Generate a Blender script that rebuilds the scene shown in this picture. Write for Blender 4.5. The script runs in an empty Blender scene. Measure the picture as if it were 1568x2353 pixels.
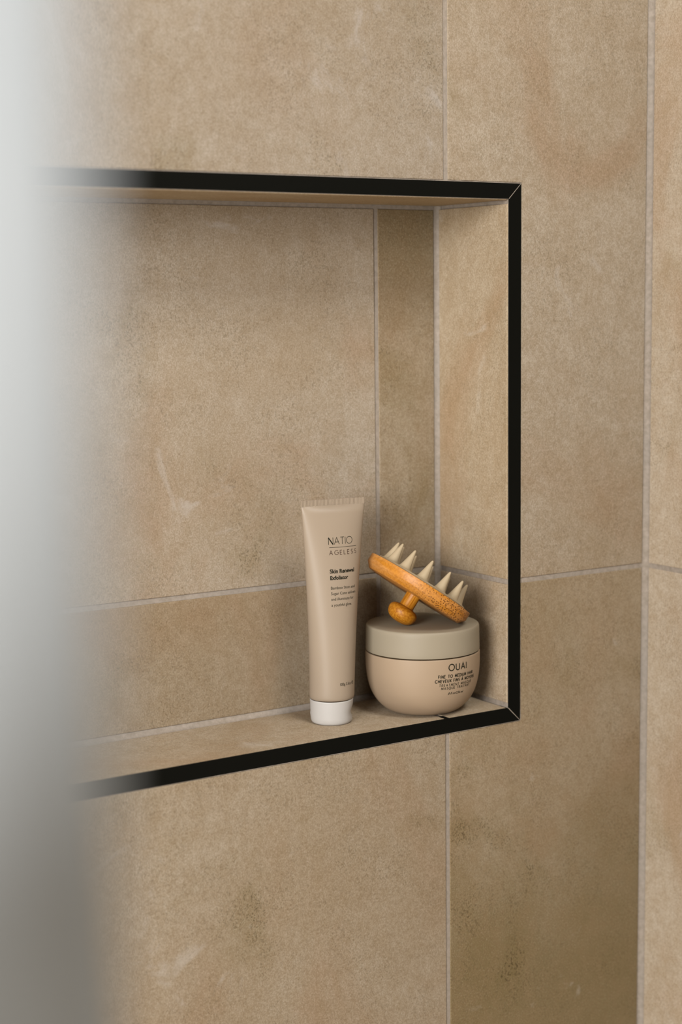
import bpy, bmesh, math, random
from mathutils import Vector, Matrix, noise
PI = math.pi
C = bpy.context.scene.collection

# ------------------------------------------------------------------ camera, world, lights, exposure
SC = bpy.context.scene
cam_d = bpy.data.cameras.new('camera'); cam = bpy.data.objects.new('camera', cam_d); C.objects.link(cam)
rt = Vector((0.84024967, -0.54208251, -0.01127138))
fw = Vector((0.53671957, 0.83452551, -0.12449614))
up = Vector((0.07689343, 0.09855827, 0.99215607))
M = Matrix((rt, up, -fw)).transposed().to_4x4()
M.translation = Vector((-0.86681, -1.07577, 0.34887))
cam.matrix_world = M
cam_d.sensor_fit = 'VERTICAL'; cam_d.sensor_height = 36.0; cam_d.sensor_width = 24.0
cam_d.lens = 3876.8 / 2353 * 36.0
cam_d.clip_start = 0.01; cam_d.clip_end = 50
cam_d.dof.use_dof = True; cam_d.dof.focus_distance = 1.33; cam_d.dof.aperture_fstop = 4.0
SC.camera = cam

world = bpy.data.worlds.new('room_light'); SC.world = world; world.use_nodes = True
bg = world.node_tree.nodes['Background']
bg.inputs[0].default_value = (0.95, 0.98, 1.0, 1); bg.inputs[1].default_value = 0.08

def area(name, loc, target, sx, sy, power, col):
    d = bpy.data.lights.new(name, 'AREA'); d.shape = 'RECTANGLE'; d.size = sx; d.size_y = sy
    d.energy = power; d.color = col
    o = bpy.data.objects.new(name, d); C.objects.link(o)
    o.location = loc
    o.rotation_euler = (Vector(target) - Vector(loc)).to_track_quat('-Z', 'Y').to_euler()
    return o
area('window_daylight', (-2.991, -1.827, 0.758), (-0.1, 0.05, 0.15), 1.3, 1.3, 95, (1.0, 1.0, 0.99))
area('ceiling_daylight', (-0.003, -1.063, 1.687), (-0.1, 0.05, 0.15), 0.8, 0.8, 29, (1.0, 1.0, 0.96))
area('low_fill', (-1.373, -0.745, -0.648), (-0.1, 0.05, 0.2), 0.9, 0.9, 5, (1.0, 0.93, 0.80))  # unseen fill lamp added to lift the niche ceiling and disc underside

SC.view_settings.view_transform = 'Standard'; SC.view_settings.look = 'None'
SC.view_settings.exposure = 1.0; SC.view_settings.gamma = 1.0; SC.view_settings.use_curve_mapping = False

# ------------------------------------------------------------------ materials
ALBEDO = 0.5       # surfaces are kept dark and the exposure is opened by one stop, cutting bounce so the niche shadows deepen
def srgb(r, g, b):
    f = lambda c: (c/255)/12.92 if c/255 <= 0.04045 else ((c/255+0.055)/1.055)**2.4
    return (f(r)*ALBEDO, f(g)*ALBEDO, f(b)*ALBEDO, 1)

class NT:
    def __init__(s, name):
        s.m = bpy.data.materials.new(name); s.m.use_nodes = True
        s.t = s.m.node_tree; s.b = s.t.nodes['Principled BSDF']
    def n(s, typ, **kw):
        nd = s.t.nodes.new(typ)
        for k, v in kw.items():
            if k.startswith('i_'): nd.inputs[k[2:].replace('_', ' ')].default_value = v
            else: setattr(nd, k, v)
        return nd
    def l(s, a, b): s.t.links.new(a, b)
    def coords(s, scale=(1, 1, 1), loc=(0, 0, 0)):
        tc = s.n('ShaderNodeTexCoord'); mp = s.n('ShaderNodeMapping')
        mp.inputs['Scale'].default_value = scale; mp.inputs['Location'].default_value = loc
        s.l(tc.outputs['Object'], mp.inputs['Vector']); return mp.outputs['Vector']
    def noise(s, vec, scale, detail=2, rough=0.5, dist=0.0):
        n = s.n('ShaderNodeTexNoise'); s.l(vec, n.inputs['Vector'])
        n.inputs['Scale'].default_value = scale; n.inputs['Detail'].default_value = detail
        n.inputs['Roughness'].default_value = rough; n.inputs['Distortion'].default_value = dist
        return n.outputs['Fac']
    def rng(s, v, a, b, c=0.0, d=1.0, smooth=False):
        r = s.n('ShaderNodeMapRange'); s.l(v, r.inputs['Value'])
        if smooth: r.interpolation_type = 'SMOOTHSTEP'
        for k, x in zip(('From Min', 'From Max', 'To Min', 'To Max'), (a, b, c, d)): r.inputs[k].default_value = x
        return r.outputs['Result']
    def math(s, op, a, b=None):
        r = s.n('ShaderNodeMath', operation=op)
        for i, x in enumerate((a, b)):
            if x is None: continue
            if isinstance(x, (int, float)): r.inputs[i].default_value = x
            else: s.l(x, r.inputs[i])
        return r.outputs[0]
    def mix(s, f, a, b, mode='MIX'):
        r = s.n('ShaderNodeMix', data_type='RGBA', blend_type=mode)
        if isinstance(f, (int, float)): r.inputs[0].default_value = f
        else: s.l(f, r.inputs[0])
        for i, x in ((6, a), (7, b)):
            if isinstance(x, tuple): r.inputs[i].default_value = x
            else: s.l(x, r.inputs[i])
        return r.outputs[2]
    def bump(s, h, strength=0.2, dist=0.001):
        b = s.n('ShaderNodeBump'); b.inputs['Strength'].default_value = strength
        b.inputs['Distance'].default_value = dist
        s.l(h, b.inputs['Height']); s.l(b.outputs['Normal'], s.b.inputs['Normal'])
    def col(s, c):
        if isinstance(c, tuple): s.b.inputs['Base Color'].default_value = c
        else: s.l(c, s.b.inputs['Base Color'])
    def set(s, rough=0.5, spec=0.5, **kw):
        s.b.inputs['Roughness'].default_value = rough
        s.b.inputs['Specular IOR Level'].default_value = spec*0.5
        for k, v in kw.items(): s.b.inputs[k.replace('_', ' ')].default_value = v

TILE_SEED = [0]
def tile_mat(tone=0.5, dirt=0.5, pale=0.35, seed=None, yel=0.0, stain_shade=None):
    """beige porcelain tile printed like weathered plaster: clouds, rusty bloom, fine olive pits"""
    TILE_SEED[0] += 1
    sd = seed if seed is not None else TILE_SEED[0]
    k = NT('porcelain_tile'); off = (sd*3.71 % 17, sd*5.13 % 13, sd*7.77 % 19)
    v = k.coords((1, 1, 1), off); vs = k.coords((1.0, 1.0, 0.8), off)
    light, mid, warm, olive = srgb(203, 186, 163), srgb(189, 168, 141), srgb(186, 156, 126), srgb(150, 131, 92)
    big = k.noise(v, 5.5, 7, 0.58, 0.6)
    c = k.mix(k.rng(big, 0.5-0.22-0.0*tone, 0.62+0.12*(1-tone), smooth=True), mid, light)
    w = k.noise(k.coords((1, 1, 0.7), (off[1], off[2], off[0])), 7.5, 6, 0.6, 0.8)
    c = k.mix(k.math('MULTIPLY', k.rng(w, 0.46, 0.72, smooth=True), 0.85), c, warm)
    d = k.noise(k.coords((1, 1, 0.8), (off[2], off[0], off[1])), 8.5, 9, 0.66, 0.5)
    dm = k.rng(d, 0.60-0.16*dirt, 0.86-0.16*dirt, smooth=True)
    c = k.mix(k.math('MULTIPLY', dm, 0.75), c, olive)
    if stain_shade:      # olive darkening along z: printed bloom low on one tile, painted ceiling shade on another (z where it starts, z where it is full)
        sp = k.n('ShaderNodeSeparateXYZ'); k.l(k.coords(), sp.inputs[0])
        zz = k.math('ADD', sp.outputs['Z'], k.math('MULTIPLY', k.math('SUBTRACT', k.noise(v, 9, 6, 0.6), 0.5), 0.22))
        c = k.mix(k.math('MULTIPLY', k.rng(zz, stain_shade[0], stain_shade[1], 0, 1, smooth=True), stain_shade[2]), c, srgb(138, 120, 80))
    # mid mottling, slightly streaked upright
    mo = k.noise(vs, 85, 6, 0.68)
    c = k.mix(k.rng(mo, 0.36, 0.64, 0.0, 0.42), c, k.mix(0.5, olive, warm))
    g2 = k.noise(vs, 330, 3, 0.6)
    c = k.mix(k.rng(g2, 0.40, 0.66, 0.0, 0.30), c, srgb(150, 124, 92))
    g3 = k.noise(vs, 900, 2, 0.6)
    c = k.mix(k.rng(g3, 0.42, 0.68, 0.0, 0.42), c, srgb(134, 110, 80))
    c = k.mix(k.rng(g3, 0.44, 0.26, 0.0, 0.30), c, srgb(220, 205, 184))
    # pale milky patches
    pz = k.noise(v, 16, 6, 0.6, 1.2)
    c = k.mix(k.math('MULTIPLY', k.rng(pz, 0.64-0.10*pale, 0.74, smooth=True), 0.45), c, srgb(212, 200, 186))
    # fine dark pits gathered in the dirty areas
    p1 = k.noise(vs, 760, 2, 0.5)
    pm = k.math('MULTIPLY', k.rng(p1, 0.545, 0.625), k.rng(k.noise(v, 22, 5, 0.65), 0.40, 0.62, 0.08, 1.0))
    pm = k.math('MULTIPLY', pm, k.math('ADD', k.math('MULTIPLY', dm, 0.7), 0.30))
    c = k.mix(k.math('MULTIPLY', pm, 0.85), c, srgb(80, 66, 38))
    tint = k.mix(1.0, c, tuple([0.80+0.2*tone, (0.80+0.2*tone)*(1-0.03*yel), (0.80+0.2*tone)*(1-0.10*yel), 1]), 'MULTIPLY')
    k.col(tint)
    k.set(rough=0.62, spec=0.25)
    k.bump(k.math('ADD', k.math('MULTIPLY', mo, 0.6), k.math('MULTIPLY', g2, 0.35)), 0.16, 0.0008)
    return k.m

def grout_mat():
    k = NT('cement_grout'); v = k.coords()
    n = k.noise(v, 260, 4, 0.65)
    c = k.mix(k.rng(n, 0.3, 0.7), srgb(168, 153, 137), srgb(196, 181, 166))
    c = k.mix(k.rng(k.noise(v, 12, 3), 0.4, 0.7, 0, 0.4), c, srgb(166, 159, 152))
    k.col(c); k.set(rough=0.9, spec=0.1); k.bump(n, 0.5, 0.0006); return k.m

def plain(name, c, rough=0.5, spec=0.4, nscale=300, amt=0.06, bump=0.0, **kw):
    k = NT(name); v = k.coords(); n = k.noise(v, nscale, 3, 0.6)
    c2 = tuple([x*(1-amt*2) for x in c[:3]] + [1])
    k.col(k.mix(k.rng(n, 0.3, 0.7), c, c2)); k.set(rough=rough, spec=spec, **kw)
    if bump: k.bump(n, bump, 0.0004)
    return k.m

GROUT = grout_mat()
BLACK = plain('matte_black_metal', srgb(14, 14, 9), 0.7, 0.12, 900, 0.05)
TUBE = plain('satin_beige_plastic', srgb(180, 160, 138), 0.42, 0.45, 40, 0.01)
JAR = plain('matte_beige_plastic', srgb(190, 164, 136), 0.5, 0.4, 40, 0.01)
LID = plain('matte_sand_plastic', srgb(176, 162, 139), 0.5, 0.4, 40, 0.01)
CAP = plain('white_plastic', srgb(216, 209, 202), 0.4, 0.45, 40, 0.01)
INK = plain('dark_ink', srgb(38, 36, 24), 0.7, 0.2, 500, 0.02)
INK2 = plain('brown_ink', srgb(74, 48, 38), 0.7, 0.2, 500, 0.02)
SILI = plain('beige_silicone', srgb(208, 185, 150), 0.55, 0.35, 60, 0.02)
DARKGAP = plain('dark_plastic_neck', srgb(60, 44, 22), 0.7, 0.2, 60, 0.02)
CLOTH = plain('white_cotton', srgb(196, 198, 198), 0.95, 0.1, 900, 0.03, 0.3)
PAINT = plain('painted_plaster', srgb(205, 198, 186), 0.9, 0.1, 60, 0.02)

def bamboo(kind):
    k = NT('bamboo_'+kind)
    if kind == 'disc':
        v = k.coords((1, 1, 1))
        sep = k.n('ShaderNodeSeparateXYZ'); k.l(v, sep.inputs[0])
        band = k.noise(k.coords((0.3, 0.3, 3.0)), 60, 3, 0.5)
        c = k.mix(k.rng(band, 0.35, 0.65), srgb(236, 168, 98), srgb(224, 146, 48))
        c = k.mix(k.rng(k.noise(v, 500, 2), 0.42, 0.66, 0, 0.35), c, srgb(170, 96, 22))
        vo = k.n('ShaderNodeTexVoronoi', feature='F1'); vo.inputs['Scale'].default_value = 600
        vo.inputs['Randomness'].default_value = 0.75
        k.l(k.coords((1, 1, 1.0)), vo.inputs['Vector'])
        dots = k.rng(vo.outputs['Distance'], 0.30, 0.44, 1.0, 0.0)
        side = k.rng(sep.outputs['X'], -0.030, 0.012, 0.12, 0.9, smooth=True)
        fib = k.noise(k.coords((0.25, 0.25, 1.0)), 900, 4, 0.6)
        c = k.mix(k.math('MULTIPLY', dots, side), c, srgb(98, 50, 8))
        endm = k.rng(sep.outputs['X'], 0.032, 0.038, 0, 1)
        c = k.mix(k.math('MULTIPLY', endm, k.rng(fib, 0.52, 0.60, 0, 0.8)), c, srgb(96, 50, 8))
        k.col(c)
    else:
        v = k.coords((1, 1, 0.06)) if kind == 'stem' else k.coords((0.35, 1, 0.6))
        f = k.noise(v, 1100, 4, 0.6)
        c = k.mix(k.rng(f, 0.38, 0.62), srgb(226, 152, 44), srgb(182, 106, 10))
        k.col(c)
    k.set(rough=0.42, spec=0.45)
    return k.m
BD, BS, BK = bamboo('disc'), bamboo('stem'), bamboo('knob')

# ------------------------------------------------------------------ helpers
def obj(name, bm, mat, parent=None, smooth=False):
    me = bpy.data.meshes.new(name)
    bmesh.ops.recalc_face_normals(bm, faces=bm.faces)
    bm.to_mesh(me); bm.free()
    me.materials.append(mat)
    if smooth:
        for p in me.polygons: p.use_smooth = True
        me.set_sharp_from_angle(angle=math.radians(38))
    o = bpy.data.objects.new(name, me); C.objects.link(o)
    if parent: o.parent = parent
    return o
def struct(name, bm, mat, parent=None, label=None):
    o = obj(name, bm, mat, parent)
    if parent is None: o['kind'] = 'structure'
    if label: o['label'] = label
    return o
def thing(name, label, cat, loc, rot=(0, 0, 0)):
    o = bpy.data.objects.new(name, None); C.objects.link(o)
    o.location = loc; o.rotation_euler = rot; o['label'] = label; o['category'] = cat
    o.empty_display_size = 0.02
    return o
def box(bm, a, b):
    vs = [bm.verts.new((x, y, z)) for x in (a[0], b[0]) for y in (a[1], b[1]) for z in (a[2], b[2])]
    for f in ((0, 1, 3, 2), (4, 6, 7, 5), (0, 4, 5, 1), (2, 3, 7, 6), (0, 2, 6, 4), (1, 5, 7, 3)):
        bm.faces.new([vs[i] for i in f])
def catmull(pts, n=6):
    P = [Vector(p) for p in pts]; out = []
    for i in range(len(P)-1):
        p0 = P[max(i-1, 0)]; p1 = P[i]; p2 = P[i+1]; p3 = P[min(i+2, len(P)-1)]
        for k in range(n):
            t = k/n
            out.append(0.5*((2*p1)+(-p0+p2)*t+(2*p0-5*p1+4*p2-p3)*t*t+(-p0+3*p1-3*p2+p3)*t**3))
    out.append(P[-1]); return [tuple(p) for p in out]
def lathe(prof, n=96, scale=1e-3, warp=None, bm=None):
    bm = bm or bmesh.new(); rings = []
    for r, h in prof:
        if r < 1e-6: rings.append([bm.verts.new((0, 0, h*scale))]); continue
        ring = []
        for i in range(n):
            a = 2*PI*i/n; p = Vector((r*scale*math.cos(a), r*scale*math.sin(a), h*scale))
            if warp: p = warp(p, a)
            ring.append(bm.verts.new(p))
        rings.append(ring)
    for A, B in zip(rings, rings[1:]):
        if len(A) == 1 and len(B) == 1: continue
        for i in range(n):
            j = (i+1) % n
            if len(A) == 1: bm.faces.new((A[0], B[i], B[j]))
            elif len(B) == 1: bm.faces.new((A[i], A[j], B[0]))
            else: bm.faces.new((A[i], A[j], B[j], B[i]))
    return bm

# ------------------------------------------------------------------ setting: tiled shower wall with a recessed niche
H = 0.44; T = 0.0121            # outer height of the black frame, width of the frame
XL = -0.98                      # left end of the niche (outer edge of frame)
YB = 0.0947; XI = -0.0132; ZF = 0.0122; ZC = 0.4268
XG = -0.0746; ZG = 0.1178; XC = 0.1390; GW = 0.0021   # half joint
ZMIN, ZMAX = -1.10, 1.75
XMIN, YMIN = -1.95, -2.2

bm = bmesh.new()
box(bm, (-0.0122, 0.0006, ZMIN), (0.26, 0.13, ZMAX))
box(bm, (XMIN, 0.0006, ZMIN), (XL+0.0122, 0.13, ZMAX))
box(bm, (XL+0.0122, 0.0006, ZMIN), (-0.0122, 0.13, ZF-0.0006))
box(bm, (XL+0.0122, 0.0006, ZC+0.0006), (-0.0122, 0.13, ZMAX))
box(bm, (XL+0.0122, YB+0.0006, ZF-0.0006), (-0.0122, 0.13, ZC+0.0006))
wall_back = struct('wall_back', bm, GROUT)
bm = bmesh.new(); box(bm, (XC+0.0006, YMIN, ZMIN), (0.26, 0.001, ZMAX))
wall_right = struct('wall_right', bm, GROUT)

def tile(parent, poly, org, u, v, w, mat, proud=0.0, thick=0.008, bev=0.0006):
    """one tile: polygon (u,v) raised towards w with a small pillowed edge"""
    bm = bmesh.new(); n = len(poly)
    area2 = sum(poly[i][0]*poly[(i+1) % n][1]-poly[(i+1) % n][0]*poly[i][1] for i in range(n))
    if area2 < 0: poly = poly[::-1]
    def inset(d):
        out = []
        for i in range(n):
            p0, p1, p2 = Vector(poly[i-1]), Vector(poly[i]), Vector(poly[(i+1) % n])
            e1 = (p1-p0).normalized(); e2 = (p2-p1).normalized()
            n1 = Vector((-e1.y, e1.x)); n2 = Vector((-e2.y, e2.x))
            out.append(p1+(n1+n2)*d)
        return out
    def ring(pts, h): return [bm.verts.new(Vector(org)+Vector(u)*p[0]+Vector(v)*p[1]+Vector(w)*h) for p in pts]
    R = [ring(inset(0), proud-thick), ring(inset(0), proud-bev), ring(inset(bev*0.35), proud-bev*0.3), ring(inset(bev), proud)]
    for A, B in zip(R, R[1:]):
        for i in range(n): bm.faces.new((A[i], A[(i+1) % n], B[(i+1) % n], B[i]))
    bm.faces.new(R[-1]); bm.faces.new(R[0][::-1])
    return obj('tile', bm, mat, parent)

X, Y, Z = (1, 0, 0), (0, 1, 0), (0, 0, 1); NX, NY, NZ = (-1, 0, 0), (0, -1, 0), (0, 0, -1)
def rect(a, b, c, d): return [(a, b), (c, b), (c, d), (a, d)]
G = GW; e = 0.0007                # e: hairline between tile and frame
xa, xb = XG-G, XG+G; za, zb = ZG-G, ZG+G
XW = XC-0.0038                    # where the wall tiles stop at the corner
ztop = zb+0.60; zlow = za-0.60; xleft = XG-0.60
L0, L1 = XL-e, xleft+G
# front face of the niche wall
tile(wall_back, [(L1, zb), (L1, ztop), (xa, ztop), (xa, H+e), (L1+0.0, H+e)][1:] , (0, 0, 0), X, Z, NY, tile_mat(0.62, 0.35, 0.5, 3, -1.0))
tile(wall_back, [(xb, H+e), (e, H+e), (e, zb), (XW, zb), (XW, ztop), (xb, ztop)], (0, 0, 0), X, Z, NY, tile_mat(1.15, 0.22, 0.15, 12, -0.4), 0.0002)
tile(wall_back, rect(L1, zlow, xa, -e), (0, 0, 0), X, Z, NY, tile_mat(0.6, 0.40, 0.2, 21), 0.0002)
tile(wall_back, [(xb, zlow), (XW, zlow), (XW, za), (e, za), (e, -e), (xb, -e)], (0, 0, 0), X, Z, NY, tile_mat(0.7, 0.8, 0.0, 8, 0.6, (-0.02, -0.24, 0.85)))
tile(wall_back, [(XMIN, zb), (XL-e, zb), (XL-e, H+e), (xleft-G, H+e), (xleft-G, ztop), (XMIN, ztop)], (0, 0, 0), X, Z, NY, tile_mat(0.5, 0.4, 0.3))
tile(wall_back, [(XMIN, zlow), (xleft-G, zlow), (xleft-G, -e), (XL-e, -e), (XL-e, za), (XMIN, za)], (0, 0, 0), X, Z, NY, tile_mat(0.5, 0.4, 0.3))
for (a, b) in ((XMIN, xleft-G), (L1, xa), (xb, XW)):
    tile(wall_back, rect(a, ztop+2*G, b, ZMAX), (0, 0, 0), X, Z, NY, tile_mat(0.5, 0.4, 0.3))
    tile(wall_back, rect(a, ZMIN, b, zlow-2*G), (0, 0, 0), X, Z, NY, tile_mat(0.5, 0.4, 0.3))
# niche: back, right side, left side, ceiling, shelf
bx = -0.0768; ba, bb = bx-0.0021, bx+0.0021; XR = -0.0178; Zt = ZC-0.0034; Zb = ZF+0.0040
tile(wall_back, rect(XL+0.018, zb, ba, Zt), (0, YB, 0), X, Z, NY, tile_mat(1.0, 0.42, 0.35, 31, -0.7), 0.0003)
tile(wall_back, rect(bb, zb, XR, Zt), (0, YB, 0), X, Z, NY, tile_mat(0.45, 0.8, 0.1, 33, 0.6, (0.28, 0.42, 0.6)))  # olive towards the top stands in for shade under the niche ceiling
tile(wall_back, rect(XL+0.018, Zb, ba, za), (0, YB, 0), X, Z, NY, tile_mat(0.45, 0.75, 0.2, 35, 0.4), 0.0003)
tile(wall_back, rect(bb, Zb, XR, za), (0, YB, 0), X, Z, NY, tile_mat(0.30, 0.6, 0.2, 37, 0.6))
tile(wall_back, rect(0.0008, zb, YB-0.0012, Zt+0.0005), (XI, 0, 0), Y, Z, NX, tile_mat(1.9, 0.3, 0.1, 39, 0.8), 0.0002)  # tone of both side tiles raised in place of light from the left
tile(wall_back, rect(0.0008, Zb, YB-0.0012, za), (XI, 0, 0), Y, Z, NX, tile_mat(1.8, 0.4, 0.1, 41, 0.3))
XLI = XL+0.0132
tile(wall_back, rect(0.0008, zb, YB-0.004, Zt), (XLI, 0, 0), Y, Z, X, tile_mat())
tile(wall_back, rect(0.0008, Zb, YB-0.004, za), (XLI, 0, 0), Y, Z, X, tile_mat())
for (a, b, s) in ((XLI+0.001, xleft-G, 43), (L1, xa, 45), (xb, XI-0.0003, 47)):
    if s != 47: tile(wall_back, rect(a, 0.0008, XI-0.0003 if s == 45 else b, YB-0.0002), (0, 0, ZC), X, Y, NZ, tile_mat(2.2, 0.3, 0.2, s, 1.5))  # ceiling tone raised in place of bounced light
    tile(wall_back, rect(a, 0.0008, b, YB-0.0035), (0, 0, ZF), X, Y, Z, tile_mat(2.3, 0.25, 0.35, s+10))  # shelf tone raised to stand in for light falling on it
# right wall
yj = -0.0042
for i, (a, b) in enumerate(((yj-0.60, yj), (yj-1.204, yj-0.604), (YMIN, yj-1.208))):
    for j, (c, d) in enumerate(((zb, ztop), (zlow, za), (ztop+2*G, ZMAX), (ZMIN, zlow-2*G))):
        tile(wall_right, rect(a, c, b, d), (XC, 0, 0), Y, Z, NX, tile_mat(2.7-0.1*j, 0.28+0.2*j, 0.2, 60+i*5+j, -0.5))  # tones raised so this wall looks more strongly lit from the left
# concave bead of grout in the corners
def bead(name, p0, p1, d1, d2, r, parent):
    bm = bmesh.new(); rows = []
    p0, p1, d1, d2 = map(Vector, (p0, p1, d1, d2)); n = 5; m = 60
    for k in range(m+1):
        p = p0.lerp(p1, k/m); rr = r*(1+0.10*noise.noise(p*90)); row = [bm.verts.new(p)]
        for i in range(n+1):
            a = PI/2*i/n
            row.append(bm.verts.new(p+d1*rr*(1-math.sin(a)*0.98)+d2*rr*(1-math.cos(a)*0.98)))
        rows.append(row)
    for A, B in zip(rows, rows[1:]):
        for i in range(len(A)): 
            j = (i+1) % len(A); bm.faces.new((A[i], A[j], B[j], B[i]))
    bm.faces.new(rows[0]); bm.faces.new(rows[-1][::-1])
    return obj(name, bm, GROUT, parent, True)
bead('grout_bead', (XC+0.0008, 0.0008, ZMIN), (XC+0.0008, 0.0008, ZMAX), NX, NY, 0.0052, wall_right)
bead('grout_bead', (XI+0.0006, YB+0.0006, ZF), (XI+0.0006, YB+0.0006, ZC), NX, NY, 0.0044, wall_back)
bead('grout_bead', (XLI, YB+0.0006, ZF-0.0006), (XI, YB+0.0006, ZF-0.0006), NY, Z, 0.0050, wall_back)
# ragged grout lines squeezed out around the frame
def squeeze(p0, p1, d, w, parent, seed):
    bm = bmesh.new(); p0, p1, d = map(Vector, (p0, p1, d)); m = int((p1-p0).length/0.0035); rows = []
    for k in range(m+1):
        p = p0.lerp(p1, k/m); q = noise.noise(Vector((seed, k*0.37, 0)))+0.6*noise.noise(Vector((seed, k*1.3, 5)))
        ww = max(0.00012, w*(0.6+0.9*q))
        rows.append([bm.verts.new(p+Vector((0, 0.001, 0))), bm.verts.new(p-Vector((0, 0.00035, 0))), bm.verts.new(p+d*ww-Vector((0, 0.00035, 0))), bm.verts.new(p+d*(ww+0.0001)+Vector((0, 0.001, 0)))])
    for A, B in zip(rows, rows[1:]):
        for i in range(4): bm.faces.new((A[i], A[(i+1) % 4], B[(i+1) % 4], B[i]))
    obj('grout_line', bm, GROUT, parent)
squeeze((-0.085, 0, H), (0.0, 0, H), Z, 0.0009, wall_back, 2)
squeeze((-0.30, 0, 0), (0.0, 0, 0), NZ, 0.0006, wall_back, 4)
squeeze((0, 0, 0.0), (0, 0, 0.09), X, 0.0006, wall_back, 6)

# black frame: four mitred flat profiles
def trim(n, a, b, c, d):
    """a,b outer ends; c,d inner ends (x,z)"""
    bm = bmesh.new(); f = -0.0005
    P = [a, b, c, d]
    F = [bm.verts.new((p[0], f, p[1])) for p in P]; K = [bm.verts.new((p[0], 0.010, p[1])) for p in P]
    bm.faces.new(F); bm.faces.new(K[::-1])
    for i in range(4): bm.faces.new((F[i], K[i], K[(i+1) % 4], F[(i+1) % 4]))
    o = struct('trim_%d' % n, bm, BLACK)
    b_ = o.modifiers.new('bevel', 'BEVEL'); b_.width = 0.00018; b_.segments = 2
g = 0.00022; i0, i1 = T, H-T
trim(1, (XL, H), (0-g*2.4, H), (-T-g*2.4, i1), (XL+T, i1))
trim(2, (0, H-g), (0, g), (-T, i0+g), (-T, i1-g))
trim(3, (0-g*3, 0), (XL, 0), (XL+T, i0), (-T-g*3, i0))
trim(4, (XL, g), (XL, H-g), (XL+T, i1-g), (XL+T, i0+g))
bm = bmesh.new()   # pale filler showing in the mitre joints
for (x0, z0, x1, z1) in ((-T, i1, 0, H), (-T, i0, 0, 0)):
    dx, dz = Vector((x1-x0, z1-z0)).normalized(); px, pz = -dz*0.0006, dx*0.0006
    vs = [bm.verts.new((x, y, z)) for y in (-0.00035, 0.006) for (x, z) in
          ((x0+px, z0+pz), (x0-px, z0-pz), (x1-px*.2-dx*.0005, z1-pz*.2-dz*.0005), (x1+px*.2-dx*.0005, z1+pz*.2-dz*.0005))]
    for f in ((0, 1, 2, 3), (7, 6, 5, 4), (0, 4, 5, 1), (1, 5, 6, 2), (2, 6, 7, 3), (3, 7, 4, 0)): bm.faces.new([vs[i] for i in f])
obj('joint_filler', bm, GROUT, wall_back)

bm = bmesh.new(); box(bm, (XMIN, YMIN, ZMIN-0.05), (0.26, 0.13, ZMIN)); struct('floor', bm, tile_mat(0.3, 0.5, 0.1))
bm = bmesh.new(); box(bm, (XMIN, YMIN, ZMAX), (0.26, 0.13, ZMAX+0.05)); struct('ceiling', bm, PAINT)

# ------------------------------------------------------------------ lettering
def arc(cx, cy, rx, ry, a0, a1, n=14):
    return [(cx+rx*math.cos(math.radians(a0+(a1-a0)*i/n)), cy+ry*math.sin(math.radians(a0+(a1-a0)*i/n))) for i in range(n+1)]
# (advance width, strokes) at cap height 1
GL = {
 'A': (.78, [[(0, 0), (.39, 1), (.78, 0)], [(.14, .34), (.64, .34)]]),
 'C': (.82, [arc(.5, .5, .5, .5, 45, 315, 20)]),
 'D': (.70, [[(0, 0), (0, 1), (.25, 1)]+arc(.25, .5, .45, .5, 90, -90)+[(0, 0)]]),
 'E': (.50, [[(.5, 1), (0, 1), (0, 0), (.5, 0)], [(0, .53), (.43, .53)]]),
 'F': (.48, [[(.48, 1), (0, 1), (0, 0)], [(0, .52), (.42, .52)]]),
 'G': (.88, [arc(.5, .5, .5, .5, 42, 360, 24)+[(.56, .5)]]),
 'H': (.66, [[(0, 0), (0, 1)], [(.66, 0), (.66, 1)], [(0, .52), (.66, .52)]]),
 'I': (.0, [[(0, 0), (0, 1)]]),
 'L': (.45, [[(0, 1), (0, 0), (.45, 0)]]),
 'M': (.86, [[(0, 0), (.06, 1), (.43, .18), (.80, 1), (.86, 0)]]),
 'N': (.68, [[(0, 0), (0, 1), (.68, 0), (.68, 1)]]),
 'O': (.98, [arc(.49, .5, .49, .5, 0, 360, 32)]),
 'Q': (.98, [arc(.49, .5, .49, .5, 0, 360, 32), [(.58, .24), (.98, -.06)]]),
 'R': (.56, [[(0, 0), (0, 1), (.28, 1)]+arc(.28, .74, .25, .26, 90, -90, 10)+[(0, .48)], [(.26, .48), (.56, 0)]]),
 'S': (.52, [arc(.27, .74, .24, .26, 35, 270, 14)[:-1]+arc(.26, .25, .26, .25, 90, -145, 14)]),
 'T': (.60, [[(0, 1), (.60, 1)], [(.30, 1), (.30, 0)]]),
 'U': (.66, [[(0, 1), (0, .33)]+arc(.33, .33, .33, .33, 180, 360, 12)+[(.66, 1)]]),
 'V': (.72, [[(0, 1), (.36, 0), (.72, 1)]]),
 'X': (.68, [[(0, 0), (.68, 1)], [(0, 1), (.68, 0)]]),
 'Y': (.68, [[(0, 1), (.34, .48), (.68, 1)], [(.34, .48), (.34, 0)]]),
 ' ': (.30, []),
}
GL['À'] = (.78, GL['A'][1]+[[(.26, 1.36), (.44, 1.14)]])
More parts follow.
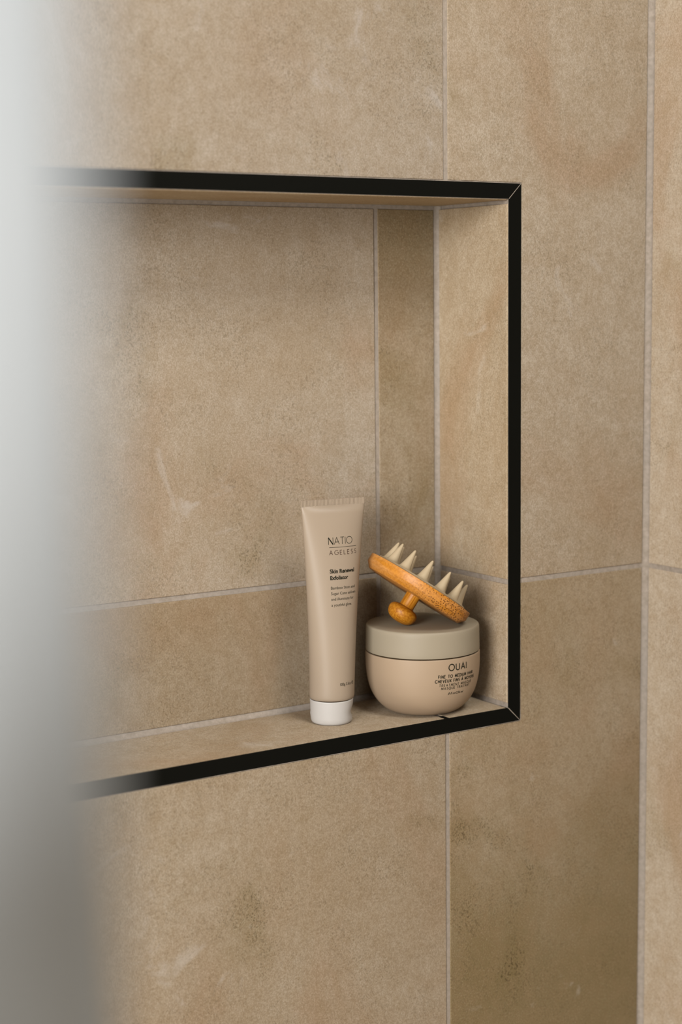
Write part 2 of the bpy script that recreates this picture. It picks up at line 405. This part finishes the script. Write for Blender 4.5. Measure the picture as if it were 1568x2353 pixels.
def ribbon(bm, pts, w):
    pts = [p for i, p in enumerate(pts) if i == 0 or math.hypot(p[0]-pts[i-1][0], p[1]-pts[i-1][1]) > 1e-5]
    closed = (Vector(pts[0])-Vector(pts[-1])).length < 1e-6
    P = [Vector(p) for p in (pts[:-1] if closed else pts)]; n = len(P); Lr = []
    for i in range(n):
        a = P[i-1] if (i > 0 or closed) else None; b = P[(i+1) % n] if (i < n-1 or closed) else None
        if a is None: t = (b-P[i]).normalized(); nn = Vector((-t.y, t.x)); k = 1
        elif b is None: t = (P[i]-a).normalized(); nn = Vector((-t.y, t.x)); k = 1
        else:
            t1 = (P[i]-a).normalized(); t2 = (b-P[i]).normalized()
            nn = Vector((-t1.y-t2.y, t1.x+t2.x)); nn = nn.normalized() if nn.length > 1e-5 else Vector((-t1.y, t1.x))
            k = min(1/max(abs(nn.dot(Vector((-t1.y, t1.x)))), 0.3), 2.2)
        Lr.append((P[i]+nn*w/2*k, P[i]-nn*w/2*k))
    V = [(bm.verts.new((l.x, l.y, 0)), bm.verts.new((r.x, r.y, 0))) for l, r in Lr]
    for i in range(n if closed else n-1):
        A, B = V[i], V[(i+1) % n]; bm.faces.new((A[0], B[0], B[1], A[1]))
def stroke_text(text, cap, weight, track, width, squeeze_=1.0):
    """centred-left caps line, stretched in tracking to the given width (all in mm)"""
    bm = bmesh.new()
    adv = [GL[c][0]*squeeze_ for c in text]; tot = sum(adv)+track*(len(text)-1)
    track += (width/cap-tot)/(len(text)-1)
    x = 0
    for c, a in zip(text, adv):
        for st in GL[c][1]:
            wt = weight*(2.1 if (c == 'N' and text == 'NATIO') else 1)
            pts = []
            for p, q in zip(st, st[1:]):     # split long strokes so they bend with the surface
                m = max(1, int(math.hypot(q[0]-p[0], q[1]-p[1])/0.25))
                pts += [(p[0]+(q[0]-p[0])*i/m, p[1]+(q[1]-p[1])*i/m) for i in range(m)]
            pts.append(st[-1])
            if c == 'N' and text == 'NATIO':
                ribbon(bm, [((x+p[0]*squeeze_)*cap, p[1]*cap) for p in [(0, 0), (0, .5), (0, 1)]], weight*cap)
                ribbon(bm, [((x+p[0]*squeeze_)*cap, p[1]*cap) for p in [(.0, 1), (.34, .5), (.68, 0)]], weight*2.2*cap)
                ribbon(bm, [((x+p[0]*squeeze_)*cap, p[1]*cap) for p in [(.68, 0), (.68, .5), (.68, 1)]], weight*cap)
            else:
                ribbon(bm, [((x+p[0]*squeeze_)*cap, p[1]*cap) for p in pts], weight*cap)
        x += a+track
    return bm
def font_text(text, cap, width, bold=0.0, shear=0.0):
    cu = bpy.data.curves.new('lettering_source', 'FONT'); cu.body = text; cu.size = 1.0; cu.offset = bold; cu.shear = shear
    cu.resolution_u = 4
    o = bpy.data.objects.new('lettering_source', cu); C.objects.link(o)
    dg = bpy.context.evaluated_depsgraph_get(); dg.update()
    me = bpy.data.meshes.new_from_object(o.evaluated_get(dg))
    bm = bmesh.new(); bm.from_mesh(me)
    bpy.data.objects.remove(o); bpy.data.curves.remove(cu); bpy.data.meshes.remove(me)
    xs = [v.co.x for v in bm.verts]; x0, x1 = min(xs), max(xs)
    sy = cap/0.729
    for v in bm.verts: v.co = Vector(((v.co.x-x0)/(x1-x0)*width, v.co.y*sy, 0))
    return bm
def place(bm, fn, s0, h0, mat, parent, up_fn, label=None, name='lettering', dh=0.0, width=1):
    for v in bm.verts:
        v.co = fn(s0+v.co.x, h0+v.co.y+dh*v.co.x/width)
    me = bpy.data.meshes.new(name)
    bm.faces.ensure_lookup_table(); bm.normal_update()
    for f in bm.faces:
        if f.normal.dot(up_fn(f.calc_center_median())) < 0: f.normal_flip()
    bm.to_mesh(me); bm.free(); me.materials.append(mat)
    o = bpy.data.objects.new(name, me); C.objects.link(o); o.parent = parent
    return o

# ------------------------------------------------------------------ the squeeze tube
TC = Vector((-0.15565, 0.04724, ZF))
tube = thing('squeeze_tube', 'tall beige squeeze tube standing on its white cap, left of the jar', 'tube', TC, (0, 0, math.radians(-10)))
P_ = 2*PI*0.0178
_cache = {}
def tab(h):
    k = round(h*1e5)
    if k in _cache: return _cache[k]
    s = min(max((h-0.025)/(0.1755-0.025), 0), 1)
    a = 0.0183+(0.0272-0.0183)*s**1.55
    lo, hi = 0.0004, 0.0185
    for _ in range(40):
        b = (lo+hi)/2
        per = PI*(3*(a+b)-math.sqrt((3*a+b)*(a+3*b)))
        lo, hi = (b, hi) if per < P_ else (lo, b)
    b = min((lo+hi)/2, 0.0183*max(1-s**3, 0)**0.5+0.0007)
    _cache[k] = (a, b); return a, b
def lean(h): return 0.0034*h/0.18
bm = bmesh.new(); rings = []; N = 72
hs = [0.0198, 0.0204, 0.0215, 0.023]+[0.025+0.1505*i/46 for i in range(47)]
for h in hs:
    a, b = tab(h)
    f = {0.0198: 0.955, 0.0204: 0.978, 0.0215: 0.992}.get(h, 1.0)
    rings.append([bm.verts.new((a*f*math.cos(2*PI*i/N)+lean(h), b*f*math.sin(2*PI*i/N), h)) for i in range(N)])
for A, B in zip(rings, rings[1:]):
    for i in range(N): bm.faces.new((A[i], A[(i+1) % N], B[(i+1) % N], B[i]))
bm.faces.new(rings[0][::-1]); bm.faces.new(rings[-1])
body = obj('tube_body', bm, TUBE, tube, True)
# crimped seal with vertical ribs
bm = bmesh.new(); nr = 46; hw = 0.0272; zc0, zc1 = 0.1752, 0.1803
x0 = lean(0.178)-hw
front, rear = [], []
for i in range(nr*4+1):
    x = x0+2*hw*i/(nr*4); rib = (0.00075 if (i % 4) in (1, 2) else 0.00035)
    for lst, s in ((front, -1), (rear, 1)):
        lst.append((bm.verts.new((x, s*rib, zc0)), bm.verts.new((x+0.0002*(i/(nr*4)-.5), s*rib, zc1))))
for lst in (front, rear):
    for p, q in zip(lst, lst[1:]): bm.faces.new((p[0], q[0], q[1], p[1]))
for p, q, r_, s_ in zip(front, front[1:], rear, rear[1:]):
    bm.faces.new((p[1], q[1], s_[1], r_[1])); bm.faces.new((p[0], r_[0], s_[0], q[0]))
for p, q in ((front[0], rear[0]), (front[-1], rear[-1])): bm.faces.new((p[0], p[1], q[1], q[0]))
obj('crimped_seal', bm, TUBE, tube)
# cap with thumb recess on the right and hinge tab on the left
def capwarp(p, a):
    d = abs((a-math.radians(-17)+PI) % (2*PI)-PI)
    g_ = math.exp(-(d/0.60)**2)*math.exp(-((p.z-0.0085)/0.0042)**2)
    k = 1-0.115*g_
    return Vector((p.x*k, p.y*k, p.z))
prof = [(0, 0), (14.2, 0), (15.5, .25), (16.3, 1.0), (16.8, 2.2), (17.0, 4.0)]+[(17.1+0.3*i/12, 4.6+13.4*i/12) for i in range(13)]+[(17.5, 18.9), (17.3, 19.3), (16.6, 19.4), (0, 19.4)]
cap = obj('cap', lathe(prof, 96, warp=capwarp), CAP, tube, True); cap['label'] = 'white flip cap'
bm = lathe([(14.8, 19.2), (16.7, 19.3), (17.0, 19.6), (16.8, 19.95), (14.8, 19.95)], 64); 
obj('cap_seam', bm, DARKGAP, tube, True)
bm = bmesh.new(); a0 = math.radians(164)
M3 = Matrix.Rotation(a0, 4, 'Z') @ Matrix.Translation((0.0163, 0, 0.0078)) @ Matrix.Diagonal((0.0011, 0.0026, 0.0034, 1))
bmesh.ops.create_uvsphere(bm, u_segments=16, v_segments=12, radius=1.0, matrix=M3)
obj('hinge_tab', bm, CAP, tube, True)
# printed lettering on the front of the tube
_arc = {}
def tube_surf(s, h):
    """s mm of arc to the right of the front centre line, h mm up"""
    h *= 1e-3; a, b = tab(h); k = round(h*2e4)
    if k not in _arc:
        ts = [-1.35+2.7*i/270 for i in range(271)]; acc = [0]
        for t0, t1 in zip(ts, ts[1:]):
            acc.append(acc[-1]+math.hypot(a*(math.sin(t1)-math.sin(t0)), b*(math.cos(t1)-math.cos(t0))))
        z = acc[135]; _arc[k] = [x-z for x in acc]
    acc = _arc[k]; sm = s*1e-3
    i = max(0, min(269, sum(1 for _ in ()) or next((j for j in range(270) if acc[j+1] >= sm), 269)))
    t = -1.35+2.7*(i+(sm-acc[i])/(acc[i+1]-acc[i]))/270
    o = 0.00008
    return Vector(((a+o)*math.sin(t)+lean(h), -(b+o)*math.cos(t), h))
fup = lambda c: Vector((0, -1, 0)) if abs(c.x) < 0.012 else Vector((c.x, c.y, 0))
W = 20.8
place(stroke_text('NATIO', 5.5, 0.075, .22, W), tube_surf, -7.3, 145.1, INK, tube, fup)
bm = bmesh.new(); ribbon(bm, [(24.4*i/24, 0) for i in range(25)], 0.32)
place(bm, tube_surf, -6.95, 142.8, INK, tube, fup, name='printed_rule')
place(stroke_text('AGELESS', 3.35, 0.12, .2, 24.2), tube_surf, -6.9, 137.0, INK2, tube, fup)
place(font_text('Skin Renewal', 3.15, 22.0, 0.034), tube_surf, -7.1, 122.6, INK, tube, fup)
place(font_text('Exfoliator', 3.15, 15.6, 0.034), tube_surf, -6.95, 117.4, INK, tube, fup)
for t_, w_, s_, h_ in (('Bamboo Stem and', 22.1, -6.6, 109.8), ('Sugar Cane enliven', 22.8, -6.55, 105.4), ('and illuminate for', 20.5, -6.5, 101.0), ('a youthful glow.', 18.3, -6.45, 96.3)):
    place(font_text(t_, 2.35, w_, 0.002), tube_surf, s_, h_, INK, tube, fup)
place(font_text('100g 3.5oz', 2.3, 10.9, 0.01), tube_surf, -0.1, 32.5, INK, tube, fup)
bm = bmesh.new(); ribbon(bm, [(-.95, .05), (.9, .05)], .34); ribbon(bm, arc(0, 0, 1.0, 1.1, 0, 320, 20), .42)
place(bm, tube_surf, 13.0, 33.6, INK, tube, fup, name='estimated_sign')

# ------------------------------------------------------------------ the jar
JC = Vector((-0.0709, 0.0396, ZF))
jar = thing('cosmetic_jar', 'round beige jar with a wide flat lid, right of the tube in the niche corner', 'jar', JC)
K = 1.019
key = [(20, 0), (24.5, .25), (28.0, 1.2), (32.0, 3.6), (36.4, 7.8), (39.9, 12.7), (42.8, 19), (44.7, 26), (45.8, 33), (46.3, 40), (46.4, 46), (46.3, 49.6)]
bowl = [(r*K, h) for r, h in catmull(key, 6)]
obj('bowl', lathe([(0, 0)]+bowl+[(46.0*K, 50.1), (45.4*K, 50.25), (0, 50.25)], 128), JAR, jar, True)
obj('neck', lathe([(0, 49.8), (45.0*K, 49.8), (45.0*K, 51.6), (0, 51.6)], 96), DARKGAP, jar, True)
lid = [(0, 51.15), (45.4*K, 51.15), (46.0*K, 51.35), (46.15*K, 51.9), (46.1*K, 56), (46.0*K, 62), (45.9*K, 68), (45.8*K, 70.6), (45.5*K, 71.7), (44.9*K, 72.3), (44.0*K, 72.5), (0, 72.5)]
lo_ = obj('lid', lathe(lid, 128), LID, jar, True)
def jar_surf(s, h, az=-88.3):
    r = bowl[-1][0]
    for (r0, h0), (r1, h1) in zip(bowl, bowl[1:]):
        if h0 <= h <= h1: r = r0+(r1-r0)*(h-h0)/(h1-h0); break
    r = (r+0.09)
    t = math.radians(az)+s/r
    return Vector((r*math.cos(t), r*math.sin(t), h))*1e-3
rad = lambda c: Vector((c.x, c.y, 0))
def cl(b, w, base, dh=0.0): place(b, jar_surf, -w/2, base, INK, jar, rad, dh=dh, width=w)
cl(stroke_text('OUAI', 5.2, .16, .35, 17.8, 1.0), 17.8, 41.0)
cl(stroke_text('FINE TO MEDIUM HAIR', 2.4, .22, .3, 35.5, .84), 35.5, 35.3)
cl(stroke_text('CHEVEUX FINS À MOYENS', 2.4, .22, .25, 40.5, .82), 40.5, 31.6)
cl(stroke_text('TREATMENT MASQUE', 2.0, .17, .3, 33.0, .95), 33.0, 28.2)
cl(stroke_text('MASQUE TRAITANT', 2.0, .17, .3, 29.0, .95), 29.0, 25.5)
cl(font_text('8 fl oz/236 ml', 2.1, 15.5, 0.014, 0.25), 15.5, 20.8)

# ------------------------------------------------------------------ bamboo scalp massager leaning on the lid
R1, hb = 47.0, 25.0; azL = math.radians(-16)
Hd = (hb+11.6)*1e-3
kp = [(0, 0), (3, .1), (6, .6), (9, 1.9), (11.2, 4.0), (12.3, 6.5), (12.6, 8.5), (12.2, 10.6), (10.4, 12.6), (7.6, 13.7), (5.4, 14.1), (0, 14.1)]
dp = [(0, hb), (R1-4.6, hb), (R1-3.8, hb+.3), (R1-.4, hb+4.4), (R1, hb+5.1), (R1, hb+11.4), (R1-.25, hb+11.6), (0, hb+11.6)]
sup = lambda P, t: max(r*math.sin(t)-h*math.cos(t) for r, h in P)
lo, hi = 0.3, 0.9               # lean at which knob and rim both touch the lid
for _ in range(40):
    th = (lo+hi)/2
    lo, hi = (th, hi) if sup(dp, th) < sup(kp, th) else (lo, th)
Lv = Vector((math.cos(azL), math.sin(azL), 0)); ax = Lv*math.sin(th)+Vector((0, 0, math.cos(th)))
ux = Lv*math.cos(th)-Vector((0, 0, math.sin(th))); vy = ax.cross(ux)
low = min(min(-r*math.sin(th)+h*math.cos(th) for r, h in q) for q in (kp, dp))
zO = ZF+0.0725-low*1e-3+0.00005
Dc = Vector((-0.0760, 0.0343, 0)); O = Dc-ax*Hd; O.z = zO
mas = thing('scalp_massager', 'round bamboo scalp brush with beige cone bristles tilted on top of the jar', 'brush', O)
mas.rotation_euler = Matrix((ux, vy, ax)).transposed().to_euler()
knob_prof = catmull(kp[:-1], 3)+[(0, 14.1)]
obj('knob', lathe(knob_prof, 64), BK, mas, True)
obj('stem', lathe([(0, 13.0), (6.6, 13.2), (6.2, 14.6), (6.1, 16), (6.1, hb-1.2), (6.4, hb+0.3), (0, hb+0.4)], 48), BS, mas, True)
obj('bamboo_disc', lathe(dp, 128), BD, mas, True)
pad = [(0, hb+11.4), (40.3, hb+11.4), (40.9, hb+11.9), (40.9, hb+12.8), (40.2, hb+13.4), (36, hb+13.7), (20, hb+14.0), (0, hb+14.1)]
po = obj('silicone_pad', lathe(pad, 96), SILI, mas, True); po['label'] = 'beige silicone pad'
con = [(6.2, -0.3), (5.2, .5), (4.6, 1.6), (3.9, 4), (3.0, 7.7), (2.1, 11.6), (1.25, 15.0), (1.0, 16.0), (.6, 16.7), (0, 16.95)]
cb = obj('bristle', lathe(con, 24), SILI, mas, True)
for i in range(12):
    b_ = cb if i == 0 else cb.copy()
    if i: C.objects.link(b_)
    a = math.radians(30*i+6.5)
    b_.location = (0.0328*math.cos(a), 0.0328*math.sin(a), (hb+13.7)*1e-3)
    b_.parent = mas

# ------------------------------------------------------------------ white towel hanging close to the camera, far out of focus
tw = bmesh.new()
camp = Vector((-0.86681, -1.07577, 0.34887)); hr = Vector((rt.x, rt.y, 0)).normalized(); hf = Vector((fw.x, fw.y, 0)).normalized()
# upright profile: hangs straight, swells, then tucks under, shaped so the cloth darkens downwards (z, distance in front of the lens)
prof_t = [(0.80, .19), (0.60, .18), (0.50, .172), (0.44, .166), (0.40, .163), (0.37, .163), (0.352, .165), (0.335, .170), (0.32, .178), (0.305, .189), (0.29, .203), (0.275, .219), (0.26, .236), (0.245, .253), (0.22, .28), (0.19, .305), (0.15, .32), (0.0, .325)]
prof_t = catmull(prof_t, 6); nu = 46; rows = []
for z, d in prof_t:
    row = []
    edge = -d*(0.149-0.006*max(0, min(1, (0.38-z)/0.11)))
    for i in range(nu+1):
        t = (i/nu)**1.5; s = edge-0.22*t
        fold = 0.003*math.sin(s*110+z*5)*(1-math.exp(-t*6))
        roll = 0.0015*math.exp(-(edge-s)/0.004)
        q = max(0, min(1, (0.360-z)/0.096)); tw_ = math.tan(math.radians(57)*q*q*(3-2*q))   # twist added to turn the lower cloth away from the window light
        x_ = edge-s; g_ = x_*x_/(x_+0.004); turn = -tw_*0.03*(1-math.exp(-g_/0.03))
        p = camp+hr*s+hf*(d+roll+fold+turn)
        row.append(tw.verts.new((p.x, p.y, z)))
    rows.append(row)
for A, B in zip(rows, rows[1:]):
    for i in range(nu): tw.faces.new((A[i], A[i+1], B[i+1], B[i]))
towel = obj('towel', tw, CLOTH, None, True)
s_ = towel.modifiers.new('thickness', 'SOLIDIFY'); s_.thickness = 0.004; s_.offset = 0
towel['label'] = 'blurred white towel hanging at the left edge, closest to the viewer'; towel['category'] = 'towel'
